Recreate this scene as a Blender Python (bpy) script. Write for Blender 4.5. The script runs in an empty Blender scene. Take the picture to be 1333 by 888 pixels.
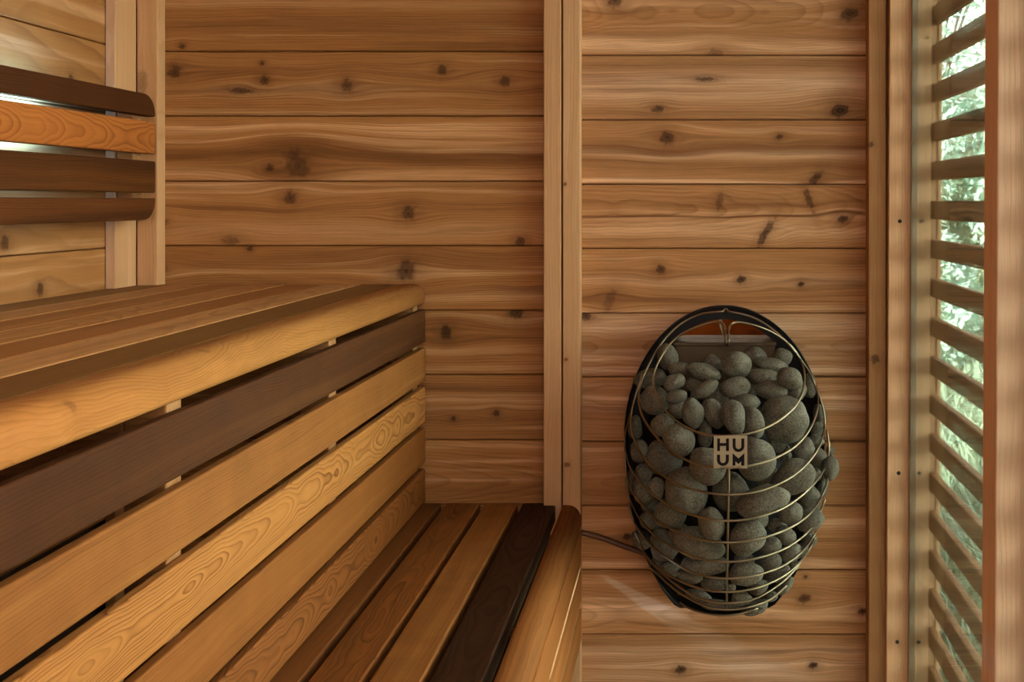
import bpy, bmesh, math, random
from mathutils import Vector, Matrix, noise

random.seed(7)
# ------------------------------------------------------------------ frame
W, H = 1333, 888
VX, VY = 888.0, 262.0          # where the optical axis meets the photograph
F = 1449.0                     # focal length in photograph pixels
D = 2.3                        # camera to back wall
EYE = 1.08
CAM = Vector((0, -D, EYE))
SC = bpy.context.scene
COL = SC.collection


def at(px, py, Y):
    """the place in the room that shows at a pixel at depth Y"""
    s = F / (D + Y)
    return Vector(((px - VX) / s, Y, EYE - (py - VY) / s))


def srgb(r, g, b):
    def f(c):
        c /= 255.0
        return c / 12.92 if c <= 0.04045 else ((c + 0.055) / 1.055) ** 2.4
    return (f(r), f(g), f(b), 1.0)


# ------------------------------------------------------------------ node helpers
class G:
    def __init__(self, tree):
        self.t = tree
        self.n = tree.nodes
        self.l = tree.links

    def put(self, sock, v):
        if v is None:
            return
        if isinstance(v, bpy.types.NodeSocket):
            self.l.new(v, sock)
        else:
            sock.default_value = v

    def m(self, op, a, b=None, c=None, clamp=False):
        x = self.n.new('ShaderNodeMath')
        x.operation = op
        x.use_clamp = clamp
        for i, v in enumerate((a, b, c)):
            self.put(x.inputs[i], v)
        return x.outputs[0]

    def vec(self, x, y, z):
        c = self.n.new('ShaderNodeCombineXYZ')
        for i, v in enumerate((x, y, z)):
            self.put(c.inputs[i], v)
        return c.outputs[0]

    def noise(self, v, scale=1.0, detail=2.0, rough=0.5):
        x = self.n.new('ShaderNodeTexNoise')
        self.put(x.inputs['Vector'], v)
        x.inputs['Scale'].default_value = scale
        x.inputs['Detail'].default_value = detail
        x.inputs['Roughness'].default_value = rough
        return x.outputs['Fac']

    def step(self, x, lo, hi, a=0.0, b=1.0):
        r = self.n.new('ShaderNodeMapRange')
        r.interpolation_type = 'SMOOTHSTEP'
        self.put(r.inputs[0], x)
        for i, v in ((1, lo), (2, hi), (3, a), (4, b)):
            self.put(r.inputs[i], v)
        return r.outputs[0]

    def mix(self, f, a, b, mode='MIX'):
        x = self.n.new('ShaderNodeMix')
        x.data_type = 'RGBA'
        x.blend_type = mode
        self.put(x.inputs[0], f)
        self.put(x.inputs[6], a)
        self.put(x.inputs[7], b)
        return x.outputs[2]


def new_group(name, ins, outs):
    t = bpy.data.node_groups.new(name, 'ShaderNodeTree')
    for n, k in ins:
        t.interface.new_socket(n, in_out='INPUT', socket_type=k)
    for n, k in outs:
        t.interface.new_socket(n, in_out='OUTPUT', socket_type=k)
    g = G(t)
    i = t.nodes.new('NodeGroupInput')
    o = t.nodes.new('NodeGroupOutput')
    return t, g, i.outputs, o.inputs


FL, CO = 'NodeSocketFloat', 'NodeSocketColor'

# a knot: bends the grain round itself and darkens its heart
KNOT, g, I, O = new_group('knot', [(n, FL) for n in ('U', 'V', 'VAcc', 'Mask', 'Halo', 'KU', 'KV', 'R', 'Aspect', 'Angle', 'Dark')],
                          [('VAcc', FL), ('Mask', FL), ('Halo', FL)])
du = g.m('SUBTRACT', I['U'], I['KU'])
dv = g.m('SUBTRACT', I['V'], I['KV'])
ca, sa = g.m('COSINE', I['Angle']), g.m('SINE', I['Angle'])
a_ = g.m('ADD', g.m('MULTIPLY', du, ca), g.m('MULTIPLY', dv, sa))
b_ = g.m('SUBTRACT', g.m('MULTIPLY', dv, ca), g.m('MULTIPLY', du, sa))
a_ = g.m('DIVIDE', a_, I['Aspect'])
wob = g.noise(g.vec(g.m('DIVIDE', du, I['R']), g.m('DIVIDE', dv, I['R']), I['KU']), 0.9, 2)
d = g.m('SQRT', g.m('ADD', g.m('MULTIPLY', a_, a_), g.m('MULTIPLY', b_, b_)))
d = g.m('DIVIDE', d, I['R'])
d = g.m('ADD', d, g.m('MULTIPLY', g.m('SUBTRACT', wob, 0.5), 1.5))
dl = g.m('SQRT', g.m('ADD', g.m('MULTIPLY', g.m('MULTIPLY', du, 0.45), g.m('MULTIPLY', du, 0.45)), g.m('MULTIPLY', dv, dv)))
dl = g.m('DIVIDE', dl, g.m('MULTIPLY', I['R'], 2.4))
e = g.m('EXPONENT', g.m('MULTIPLY', g.m('MULTIPLY', dl, dl), -1.0))
O_v = g.m('SUBTRACT', I['VAcc'], g.m('MULTIPLY', g.m('MULTIPLY', dv, e), 0.85))
ring = g.m('ADD', g.m('MULTIPLY', g.m('SINE', g.m('MULTIPLY', d, 11.0)), 0.14), 0.80)
core = g.m('MULTIPLY', g.step(d, 1.25, 0.45), g.m('MULTIPLY', ring, I['Dark']))
halo = g.m('MULTIPLY', g.m('EXPONENT', g.m('MULTIPLY', g.m('MULTIPLY', d, d), -0.28)), g.m('MULTIPLY', I['Dark'], 0.55))
g.put(O['VAcc'], O_v)
g.put(O['Mask'], g.m('MAXIMUM', I['Mask'], core))
g.put(O['Halo'], g.m('MAXIMUM', I['Halo'], halo))

# cedar: growth rings cut along the board, heart and sap streaks, fine fibre
CED, g, I, O = new_group('cedar', [(n, FL) for n in ('U', 'V', 'W', 'Seed', 'Freq', 'Contrast', 'D0', 'Slope', 'DVar', 'Warp', 'V0',
                                                     'Streak', 'Mottle', 'Fibre', 'Mask', 'Halo', 'BandLight', 'BandDark')]
                         + [('Light', CO), ('Mid', CO), ('Dark', CO), ('Knot', CO)],
                         [('Color', CO), ('Height', FL), ('Rough', FL)])
U = g.m('ADD', I['U'], g.m('MULTIPLY', I['Seed'], 7.31))
V, Wd = I['V'], I['W']
n1 = g.m('SUBTRACT', g.noise(g.vec(g.m('MULTIPLY', U, 2.2), g.m('MULTIPLY', V, 9.0), I['Seed']), 1, 2), 0.5)
n2 = g.m('SUBTRACT', g.noise(g.vec(g.m('MULTIPLY', U, 14.0), g.m('MULTIPLY', V, 60.0), g.m('MULTIPLY', Wd, 40.0)), 1, 2), 0.5)
vw = g.m('ADD', g.m('ADD', V, I['V0']), g.m('MULTIPLY', g.m('ADD', n1, g.m('MULTIPLY', n2, 0.22)), I['Warp']))
nd = g.m('SUBTRACT', g.noise(g.vec(g.m('MULTIPLY', U, 3.0), I['Seed'], 0.0), 1, 3), 0.5)
dd = g.m('ADD', g.m('ADD', I['D0'], g.m('MULTIPLY', I['Slope'], I['U'])), g.m('MULTIPLY', nd, I['DVar']))
dd = g.m('ADD', dd, Wd)
r = g.m('SQRT', g.m('ADD', g.m('MULTIPLY', vw, vw), g.m('MULTIPLY', dd, dd)))
rf = g.m('MULTIPLY', r, I['Freq'])
fr = g.m('FRACT', rf)
amp = g.noise(g.vec(g.m('MULTIPLY', g.m('FLOOR', rf), 3.77), g.m('MULTIPLY', U, 1.5), I['Seed']), 1, 1)
line = g.m('MULTIPLY', g.m('POWER', fr, 2.4), g.step(fr, 1.0, 0.86))
line = g.m('MULTIPLY', line, g.step(amp, 0.25, 0.75, 0.25, 1.6))
st = g.noise(g.vec(g.m('MULTIPLY', U, 0.7), g.m('MULTIPLY', vw, 26.0), g.m('MULTIPLY', Wd, 26.0)), 1, 4, 0.6)
li = g.m('MULTIPLY', g.step(st, 0.52, 0.72), I['Streak'])
dk = g.m('MULTIPLY', g.step(st, 0.48, 0.30), I['Streak'])
mot = g.m('SUBTRACT', g.noise(g.vec(g.m('MULTIPLY', U, 16.0), g.m('MULTIPLY', V, 10.0), I['Seed']), 1, 3, 0.6), 0.5)
fib = g.m('SUBTRACT', g.noise(g.vec(g.m('MULTIPLY', U, 7.0), g.m('MULTIPLY', vw, 360.0), g.m('MULTIPLY', Wd, 360.0)), 1, 3, 0.75), 0.5)
c = g.mix(g.m('MAXIMUM', li, I['BandLight'], clamp=True), I['Mid'], I['Light'])
c = g.mix(g.m('MAXIMUM', g.m('MULTIPLY', dk, 0.7), I['BandDark'], clamp=True), c, I['Dark'])
c = g.mix(g.m('MULTIPLY', line, I['Contrast'], clamp=True), c, I['Dark'])
val = g.m('ADD', 1.0, g.m('ADD', g.m('MULTIPLY', fib, I['Fibre']), g.m('MULTIPLY', mot, I['Mottle'])))
hs = g.n.new('ShaderNodeHueSaturation')
g.put(hs.inputs['Value'], val)
g.put(hs.inputs['Color'], c)
c = g.mix(I['Halo'], hs.outputs[0], I['Dark'])
c = g.mix(I['Mask'], c, I['Knot'])
g.put(O['Color'], c)
g.put(O['Height'], g.m('ADD', g.m('MULTIPLY', fib, 0.5), g.m('MULTIPLY', line, -0.6)))
g.put(O['Rough'], g.m('ADD', 0.5, g.m('MULTIPLY', line, 0.15)))


def wood(name, light, mid, dark, axes='XZY', seed=0.0, freq=190, contrast=0.45, d0=0.0, slope=0.0, dvar=0.0, warp=0.03, v0=0.25,
         streak=0.8, mottle=0.12, fibre=0.35, knots=(), bands=(), rough=0.08, spec=0.14, knot=(46, 26, 14)):
    """axes: which local axes run along the board, across its face, and into it"""
    mat = bpy.data.materials.new(name)
    mat.use_nodes = True
    t = mat.node_tree
    g = G(t)
    bs = t.nodes['Principled BSDF']
    tc = t.nodes.new('ShaderNodeTexCoord')
    sp = t.nodes.new('ShaderNodeSeparateXYZ')
    t.links.new(tc.outputs['Object'], sp.inputs[0])
    ax = [sp.outputs['XYZ'.index(a)] for a in axes]
    U, V, Wd = ax
    vacc, mask, halo = V, 0.0, 0.0
    for k in knots:
        ku, kv, kr = k[:3]
        asp = k[3] if len(k) > 3 else 1.25
        ang = k[4] if len(k) > 4 else 0.0
        drk = k[5] if len(k) > 5 else 0.85
        n = t.nodes.new('ShaderNodeGroup')
        n.node_tree = KNOT
        for s, v in (('U', U), ('V', V), ('VAcc', vacc), ('Mask', mask), ('Halo', halo), ('KU', ku), ('KV', kv), ('R', kr),
                     ('Aspect', asp), ('Angle', ang), ('Dark', drk)):
            g.put(n.inputs[s], v)
        vacc, mask, halo = n.outputs['VAcc'], n.outputs['Mask'], n.outputs['Halo']
    bl, bd = 0.0, 0.0
    if bands:
        bw = g.m('MULTIPLY', g.m('SUBTRACT', g.noise(g.vec(g.m('MULTIPLY', U, 3.0), seed, g.m('MULTIPLY', V, 12.0)), 1, 2), 0.5), 0.014)
        vb = g.m('ADD', vacc, bw)
        fade = g.noise(g.vec(g.m('MULTIPLY', U, 2.3), seed + 3.0, g.m('MULTIPLY', V, 40.0)), 1, 3)
        fade = g.step(fade, 0.25, 0.6, 0.35, 1.0)
        for cv, w, amt in bands:
            q = g.m('DIVIDE', g.m('SUBTRACT', vb, cv), w)
            q = g.m('MULTIPLY', g.m('EXPONENT', g.m('MULTIPLY', g.m('MULTIPLY', q, q), -1.0)), g.m('MULTIPLY', fade, abs(amt)))
            if amt > 0:
                bl = g.m('MAXIMUM', bl, q)
            else:
                bd = g.m('MAXIMUM', bd, q)
    n = t.nodes.new('ShaderNodeGroup')
    n.node_tree = CED
    for s, v in (('U', U), ('V', vacc), ('W', Wd), ('Seed', seed), ('Freq', freq), ('Contrast', contrast), ('D0', d0), ('Slope', slope),
                 ('DVar', dvar), ('Warp', warp), ('V0', v0), ('Streak', streak), ('Mottle', mottle), ('Fibre', fibre), ('Mask', mask),
                 ('Halo', halo), ('BandLight', bl), ('BandDark', bd), ('Light', srgb(*light)), ('Mid', srgb(*mid)),
                 ('Dark', srgb(*dark)), ('Knot', srgb(*knot))):
        g.put(n.inputs[s], v)
    bp = t.nodes.new('ShaderNodeBump')
    bp.inputs['Strength'].default_value = 0.25
    bp.inputs['Distance'].default_value = 0.0012
    g.put(bp.inputs['Height'], n.outputs['Height'])
    g.put(bs.inputs['Normal'], bp.outputs[0])
    g.put(bs.inputs['Base Color'], n.outputs['Color'])
    g.put(bs.inputs['Roughness'], g.m('ADD', n.outputs['Rough'], rough))
    bs.inputs['Specular IOR Level'].default_value = spec
    return mat


def plain(name, col, rough=0.5, metal=0.0, spec=0.5, noise_scale=0, noise_amt=0.0, bump=0.0):
    mat = bpy.data.materials.new(name)
    mat.use_nodes = True
    t = mat.node_tree
    g = G(t)
    bs = t.nodes['Principled BSDF']
    bs.inputs['Base Color'].default_value = srgb(*col)
    bs.inputs['Roughness'].default_value = rough
    bs.inputs['Metallic'].default_value = metal
    bs.inputs['Specular IOR Level'].default_value = spec
    if noise_scale:
        tc = t.nodes.new('ShaderNodeTexCoord')
        f = g.noise(tc.outputs['Object'], noise_scale, 3, 0.65)
        h = t.nodes.new('ShaderNodeHueSaturation')
        h.inputs['Color'].default_value = srgb(*col)
        g.put(h.inputs['Value'], g.m('ADD', 1.0, g.m('MULTIPLY', g.m('SUBTRACT', f, 0.5), noise_amt * 2)))
        g.put(bs.inputs['Base Color'], h.outputs[0])
        if bump:
            bp = t.nodes.new('ShaderNodeBump')
            bp.inputs['Strength'].default_value = bump
            bp.inputs['Distance'].default_value = 0.002
            g.put(bp.inputs['Height'], f)
            g.put(bs.inputs['Normal'], bp.outputs[0])
    return mat


# ------------------------------------------------------------------ mesh helpers
def link(name, bm, mats, parent=None, loc=(0, 0, 0), smooth=False):
    me = bpy.data.meshes.new(name)
    bmesh.ops.recalc_face_normals(bm, faces=bm.faces[:])
    bm.to_mesh(me)
    bm.free()
    for m in (mats if isinstance(mats, (list, tuple)) else [mats]):
        me.materials.append(m)
    if smooth:
        for p in me.polygons:
            p.use_smooth = True
    o = bpy.data.objects.new(name, me)
    COL.objects.link(o)
    o.parent = parent
    o.location = loc
    return o


def tag(o, label=None, cat=None, group=None, kind=None):
    for k, v in (('label', label), ('category', cat), ('group', group), ('kind', kind)):
        if v:
            o[k] = v
    return o


def root(name, loc=(0, 0, 0)):
    o = bpy.data.objects.new(name, None)
    o.empty_display_size = 0.1
    o.location = loc
    COL.objects.link(o)
    return o


def add_box(bm, lo, hi, bev=0.0, seg=2, mi=0):
    lo, hi = Vector(lo), Vector(hi)
    r = bmesh.ops.create_cube(bm, size=1.0, matrix=Matrix.Translation((lo + hi) / 2) @ Matrix.Diagonal((*(hi - lo), 1)))
    fs = {f for v in r['verts'] for f in v.link_faces}
    for f in fs:
        f.material_index = mi
    if bev > 0:
        es = list({e for v in r['verts'] for e in v.link_edges})
        out = bmesh.ops.bevel(bm, geom=es, offset=bev, segments=seg, profile=0.5, affect='EDGES', clamp_overlap=True)
        for f in out['faces']:
            f.material_index = mi
    return r


def box(name, lo, hi, mat, parent=None, bev=0.003, seg=2, centre=True):
    """one board; its own origin sits at its middle"""
    lo, hi = Vector(lo), Vector(hi)
    c = (lo + hi) / 2
    bm = bmesh.new()
    add_box(bm, lo - c, hi - c, bev, seg)
    loc = c - (parent.location if parent else Vector((0, 0, 0)))
    return link(name, bm, mat, parent, loc)


def prism(name, pts, a, b, axis, mat, parent=None, smooth=False, bev=0.0):
    """a 2D outline carried from a to b along an axis; pts are the two other coordinates in order"""
    bm = bmesh.new()
    k = 'XYZ'.index(axis)
    cu = sum(p[0] for p in pts) / len(pts)
    cv = sum(p[1] for p in pts) / len(pts)
    cm = (a + b) / 2

    def mk(p, w):
        q = [p[0] - cu, p[1] - cv]
        q.insert(k, w - cm)
        return bm.verts.new(q)
    A = [mk(p, a) for p in pts]
    B = [mk(p, b) for p in pts]
    n = len(pts)
    for i in range(n):
        bm.faces.new((A[i], A[(i + 1) % n], B[(i + 1) % n], B[i]))
    bm.faces.new(A)
    bm.faces.new(B[::-1])
    if bev:
        es = [e for f in bm.faces if len(f.verts) == n and n > 4 for e in f.edges]
        bmesh.ops.bevel(bm, geom=list(set(es)), offset=bev, segments=2, profile=0.5, affect='EDGES')
    c = [cu, cv]
    c.insert(k, cm)
    loc = Vector(c) - (parent.location if parent else Vector((0, 0, 0)))
    o = link(name, bm, mat, parent, loc)
    if smooth:
        for p in o.data.polygons:
            p.use_smooth = len(p.vertices) == 4 and p.area < 0.2
    return o


def arc(cx, cy, r, a0, a1, n=7):
    return [(cx + r * math.cos(math.radians(a0 + (a1 - a0) * i / n)), cy + r * math.sin(math.radians(a0 + (a1 - a0) * i / n))) for i in range(n + 1)]


def add_tube(bm, pts, rad, sides=8, closed=False):
    pts = [Vector(p) for p in pts]
    n = len(pts)
    rings = []
    up = None
    for i, p in enumerate(pts):
        t = (pts[min(i + 1, n - 1)] - pts[max(i - 1, 0)]).normalized()
        if up is None:
            up = t.orthogonal().normalized()
        up = (up - t * up.dot(t)).normalized()
        s = t.cross(up)
        rings.append([bm.verts.new(p + (up * math.cos(a) + s * math.sin(a)) * rad)
                      for a in (2 * math.pi * j / sides for j in range(sides))])
    for a, b in zip(rings, rings[1:]):
        for j in range(sides):
            bm.faces.new((a[j], a[(j + 1) % sides], b[(j + 1) % sides], b[j]))
    bm.faces.new(rings[0][::-1])
    bm.faces.new(rings[-1])


def spline(pts, step=4):
    """Catmull-Rom through 2D or 3D points"""
    P = [Vector((*p, 0)) if len(p) == 2 else Vector(p) for p in pts]
    P = [P[0] * 2 - P[1]] + P + [P[-1] * 2 - P[-2]]
    out = []
    for i in range(1, len(P) - 2):
        p0, p1, p2, p3 = P[i - 1:i + 3]
        for s in range(step):
            t = s / step
            out.append(0.5 * ((2 * p1) + (p2 - p0) * t + (2 * p0 - 5 * p1 + 4 * p2 - p3) * t * t + (3 * p1 - p0 - 3 * p2 + p3) * t ** 3))
    out.append(P[-2])
    return out


# ------------------------------------------------------------------ cedar palette
LT, MD, DK = (216, 168, 122), (161, 109, 61), (88, 51, 20)


def zz(py, s=630.0):
    return EYE - (py - VY) / s


def xx(px, s=630.0):
    return (px - VX) / s


# ------------------------------------------------------------------ back wall: tongue and groove planks in two runs
LEFT_ROWS = [67 - 84.2 * i for i in range(9, 0, -1)] + [67, 151, 236, 320, 404, 488, 573, 657] + [657 + 84.2 * i for i in range(1, 4)]
RIGHT_ROWS = [72 - 83.8 * i for i in range(9, 0, -1)] + [72, 156, 240, 323.5, 408, 491, 575, 658.5, 742, 826, 910, 993.5]
KNOTS_L = [(237, 60, 4), (227, 92, 9, 1.2, 0.5), (344, 104, 6), (341, 82, 3), (313, 118, 4, 4.0), (451, 111, 8, 1.1, 0, .7), (575, 91, 6),
           (657, 106, 6.5), (385, 213, 16, 1.3, -0.5, .75), (351, 218, 5), (377, 257, 8), (531, 277, 8), (209, 290, 7), (300, 313, 6, 2, 0, .5),
           (677, 315, 6), (528, 352, 12, 1.2, 0.3), (206, 350, 8), (325, 323, 4), (580, 433, 8.5, 1, 0, 1), (672, 407, 7, 1.6, 0, 1), (646, 538, 4),
           (590, 545, 3)]
KNOTS_R = [(1107, 18, 10), (800, 2, 8), (930, 71, 8, 1.6, 0, .5), (1094, 144, 11, 1.1, 0, 1), (918, 103, 3, 5), (857, 142, 5, 1.8), (868, 180, 9, 1.2, -0.5),
           (1015, 178, 4), (1063, 231, 6, 1.8, 0.9), (937, 262, 5, 2.4, 1.45, .5), (1053, 259, 4.5, 4.2, -1.2, .75), (997, 303, 5, 4.2, 1.05, .85),
           (1098, 285, 6), (860, 351, 6, 1.2, -0.6), (965, 364, 5.5, 1.2, 0, 1), (1043, 370, 4, 1.1, 0, 1), (793, 392, 7, 2.2, 1.2, .45), (762, 412, 5, 2, 0, 1),
           (816, 699, 5, 1.2, 0, .95), (1048, 779, 7), (1124, 796, 5, 1.4, 0, 1), (1049, 751, 2.5), (886, 872, 6, 1.3, 0, 1), (1059, 866, 5, 1.3, 0, 1)]
BANDS_L = [(35, 12, -.3), (5, 6, .35), (115, 4, -.5), (146, 4, .45), (172, 5, .5), (186, 2, .55), (205, 13, -.75), (226, 8, .45), (250, 3, .45), (300, 14, .3),
           (243, 4, -.3), (340, 12, -.3), (385, 9, .45), (425, 12, -.3), (452, 4, .6), (480, 5, .45), (515, 4, .45), (530, 3, .45), (545, 6, -.3),
           (581, 4, .45), (640, 12, -.3)]
BANDS_R = [(58, 9, 1.0), (46, 4, -.35), (4, 6, .5), (84, 8, -.4), (113, 17, .85), (148, 6, -.3), (165, 6, -.2), (200, 6, .8), (218, 8, -.45), (236.5, 2.5, 1.0), (300, 10, .55),
           (281, 1.6, -.95), (262, 8, -.2), (365, 8, .45), (402, 4, .5), (422, 11, 1.0), (452, 15, -.25), (482, 5, .85), (503, 3, .3), (518, 3.5, .8), (533, 7, -.4),
           (600, 8, .3), (640, 6, -.3), (685, 4, .4), (720, 10, -.3), (800, 8, .4), (770, 10, -.2), (850, 9, .5), (833, 4, -.3), (880, 6, .4)]

wb = bmesh.new()
wb_mats = []
add_box(wb, (-1.25, 0.020, -0.1), (.47, 0.05, 2.15), 0, mi=0)
wb_mats.append(plain('dark_groove', (40, 24, 13), 0.8, noise_scale=30, noise_amt=.2))


def run(rows, x0, x1, kn, bands, sd):
    for i in range(len(rows) - 1):
        y0, y1 = rows[i], rows[i + 1]
        zt, zb = zz(y0), zz(y1)
        if zb < -0.05 or zt > 2.08:
            continue
        rnd = random.Random(sd * 100 + i)
        tint = rnd.uniform(-.045, .045)
        warm = rnd.uniform(-.03, .03)

        def tn(c):
            return (c[0] * (1 + tint), c[1] * (1 + tint - warm * .5), c[2] * (1 + tint - warm * 1.5))
        ks = [(xx(k[0]), zz(k[1]), k[2] / 630.0, *k[3:]) for k in kn if y0 <= k[1] < y1]
        bs = [(zz(b[0]), b[1] / 630.0, b[2]) for b in bands if y0 - 1 <= b[0] < y1]
        cath = rnd.random() < .45
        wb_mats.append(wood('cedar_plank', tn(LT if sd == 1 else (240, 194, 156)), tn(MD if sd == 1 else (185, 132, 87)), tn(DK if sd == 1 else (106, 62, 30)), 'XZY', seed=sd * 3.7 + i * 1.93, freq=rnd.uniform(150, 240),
                            contrast=rnd.uniform(.25, .5), d0=rnd.uniform(.02, .08) if cath else 0.0, slope=rnd.uniform(-.08, .08) if cath else 0.0,
                            dvar=.05 if cath else .006, v0=-(zt + zb) / 2 + (rnd.uniform(-.05, .05) if cath else rnd.uniform(.2, .5)),
                            warp=.02, streak=.85, fibre=1.0, knots=ks, bands=bs))
        add_box(wb, (x0, 0.0, zb + .0009), (x1, 0.024, zt - .0009), 0.0022, 1, mi=len(wb_mats) - 1)


run(LEFT_ROWS, -1.20, xx(728), KNOTS_L, BANDS_L, 1)
run(RIGHT_ROWS, xx(735), .44, KNOTS_R, BANDS_R, 2)
tag(link('wall_back', wb, wb_mats), kind='structure')

# ------------------------------------------------------------------ left wall
XL = -1.13
wl = bmesh.new()
wl_mats = [wb_mats[0]]
add_box(wl, (-1.20, -2.8, -0.1), (XL - 0.022, 0.0, 2.15), 0)
lz = [EYE - (y - VY) / 653.0 for y in (61 - 87.0 * 9, )][0]


def px_left(px):
    return F / ((VX - px) / -XL) - D


LK = [(92, 103, 6, 1.0, 0, .9), (6, 316, 8), (52, 377, 8, 1, 0, .9), (2, 160, 7)]
for i in range(16):
    zt = EYE - (61 + 87.0 * (i - 9) - VY) / 653.0
    zb = zt - 87.0 / 653.0
    if zt > 2.1 or zb < -.06:
        continue
    rnd = random.Random(900 + i)
    ks = []
    for k in LK:
        Y = px_left(k[0])
        z = EYE - (k[1] - VY) / ((VX - k[0]) / -XL)
        if zb < z < zt:
            ks.append((Y, z, k[2] / 720.0, *k[3:]))
    wl_mats.append(wood('cedar_plank', LT, MD, DK, 'YZX', seed=31 + i * 2.3, freq=170, contrast=.4, d0=.02, slope=rnd.uniform(-.03, .03), dvar=.02, warp=.02,
                        v0=.12 - (zt + zb) / 2, streak=.6, knots=ks))
    add_box(wl, (XL - .024, -2.75, zb + .0009), (XL, -0.002, zt - .0009), .0022, 1, mi=len(wl_mats) - 1)
tag(link('wall_left', wl, wl_mats), kind='structure')

# ------------------------------------------------------------------ corner boards and posts
TL = (222, 184, 148)


def trim(n, lo, hi, sd, knots=(), light=TL, mid=(196, 150, 108), dark=(158, 108, 66), axes='ZXY', **kw):
    c = [(a + b) / 2 for a, b in zip(lo, hi)]
    ks = [(z - c[2], (v - c['XYZ'.index(axes[1])]), *r) for z, v, *r in knots]
    o = box('trim_%d' % n, lo, hi, wood('cedar_trim', light, mid, dark, axes, seed=sd, freq=150, contrast=.3, v0=.2, streak=.35, mottle=.06, knots=ks, **kw), None, .002, 2)
    tag(o, kind='structure')
    return o


YB = -0.036
sB = F / (D + YB)
trim(1, (XL + .001, -.122, 0), (XL + .021, YB - .002, 2.03), 1.1, axes='ZYX')
trim(2, (xx(178, sB), YB, 0), (xx(205, sB), -.0005, 2.03), 2.2, knots=[(zz(107, sB), xx(184, sB), .017, 1.8, 0, .45)])
trim(3, (xx(707.5, sB), YB, 0), (xx(730.5, sB), -.0005, 2.03), 3.3)
trim(4, (xx(732.5, sB), YB, 0), (xx(755.5, sB), -.0005, 2.03), 4.4, knots=[(zz(240), xx(735.5, sB), .004, 1, 0, .8), (zz(465), xx(736.5, sB), .004, 1, 0, .8), (zz(600), xx(738, sB), .006, 1, 0, .8)])
trim(5, (xx(1130.5, sB), YB, 0), (xx(1153.5, sB), -.0005, 2.03), 5.5, knots=[(zz(468, sB), xx(1139, sB), .009, 1.2, 0, .9), (zz(188, sB), xx(1134, sB), .006, 1, 0, .8)],
     mid=(164, 116, 74), light=(196, 150, 108), dark=(126, 82, 46))

# ------------------------------------------------------------------ right side: studs, double glazing and the slatted screen outside
YJ = -0.045
sJ = F / (D + YJ)
XR = xx(1157, sJ)              # inner face of the right wall
XG = xx(1184.5, sJ)            # glass
XO = xx(1209, sJ)              # inner face of the slats
LEAN = 0.0055


def lean(o):
    p = o.location
    o.rotation_euler[1] = LEAN
    dz = p.z - EYE
    o.location = (p.x + dz * LEAN, p.y, p.z)
    return o


j1 = lean(trim(6, (XR, YJ, -.02), (XO + .016, YJ + .042, 2.05), 6.6, axes='ZXY', light=(238, 196, 156), mid=(222, 174, 132), dark=(192, 140, 98)))  # paler than other trims: window light put into the colour
lean(trim(7, (XO + .0165, YJ - .004, -.02), (xx(1225, sJ), YJ + .042, 2.05), 6.9, axes='ZXY', light=(240, 206, 172), mid=(226, 184, 146), dark=(198, 150, 108)))  # edge board also paler, with window light in its colour
YP1, YP0 = -0.758, -0.822      # the next stud along: far and near side
j2 = lean(trim(8, (XR - .0005, YP0, -.02), (XO - .002, YP1, 2.05), 8.1, axes='ZXY', light=(240, 206, 176), mid=(228, 186, 152), dark=(204, 156, 118)))  # stud colour lightened too, standing in for window light
lean(trim(9, (XR, -1.66, -.02), (XO - .002, -1.60, 2.05), 9.1, axes='ZXY'))
screw_m = plain('screw_hole', (26, 17, 10), .6, noise_scale=40, noise_amt=.2)
for k, (px, py) in enumerate([(1171.5, 288), (1201, 288), (1170, 616), (1198, 616), (1168, 836), (1197, 836), (1207, 49)]):
    p = at(px, py, YJ - .0004)
    bm = bmesh.new()
    bmesh.ops.create_cone(bm, cap_ends=True, segments=12, radius1=.0042, radius2=.0036, depth=.0015, matrix=Matrix.Rotation(math.pi / 2, 4, 'X'))
    o = link('screw_head', bm, screw_m, j1)
    o.location = j1.matrix_basis.inverted() @ p
    if k % 2 == 0 and px < 1180:
        o['label'] = 'small dark screw head'

# glass: clear, with a faint reflection that grows at a grazing view
gm = bpy.data.materials.new('clear_glass')
gm.use_nodes = True
t = gm.node_tree
g = G(t)
t.nodes.remove(t.nodes['Principled BSDF'])
tr = t.nodes.new('ShaderNodeBsdfTransparent')
tr.inputs[0].default_value = (.93, .965, .94, 1)
gl = t.nodes.new('ShaderNodeBsdfGlossy')
gl.inputs['Roughness'].default_value = .02
fr = t.nodes.new('ShaderNodeFresnel')
fr.inputs[0].default_value = 1.45
ms = t.nodes.new('ShaderNodeMixShader')
g.put(ms.inputs[0], g.m('MULTIPLY', fr.outputs[0], .6))
t.links.new(tr.outputs[0], ms.inputs[1])
t.links.new(gl.outputs[0], ms.inputs[2])
t.links.new(ms.outputs[0], t.nodes['Material Output'].inputs[0])
spacer_m = plain('spacer_bar', (132, 128, 112), .45, .6, noise_scale=300, noise_amt=.25)


def window(n, y0, y1):
    w = root('window_%d' % n, (XG, (y0 + y1) / 2, EYE))
    w['kind'] = 'structure'
    w.rotation_euler[1] = LEAN
    hy, hz0, hz1 = (y1 - y0) / 2 - .001, -1.06, .93
    for k, (nm, m) in enumerate((('pane', gm), ('pane', gm))):
        bm = bmesh.new()
        add_box(bm, (k * .0135, -hy, hz0), (k * .0135 + .0008, hy, hz1), 0)
        link(nm, bm, m, w)
    bm = bmesh.new()
    for lo, hi in (((.0012, -hy, hz0), (.0130, -hy + .008, hz1)), ((.0012, hy - .008, hz0), (.0130, hy, hz1)),
                   ((.0012, -hy + .008, hz0), (.0130, hy - .008, hz0 + .008)), ((.0012, -hy + .008, hz1 - .008), (.0130, hy - .008, hz1))):
        add_box(bm, lo, hi, 0)
    link('spacer_bar', bm, spacer_m, w)
    return w


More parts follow.
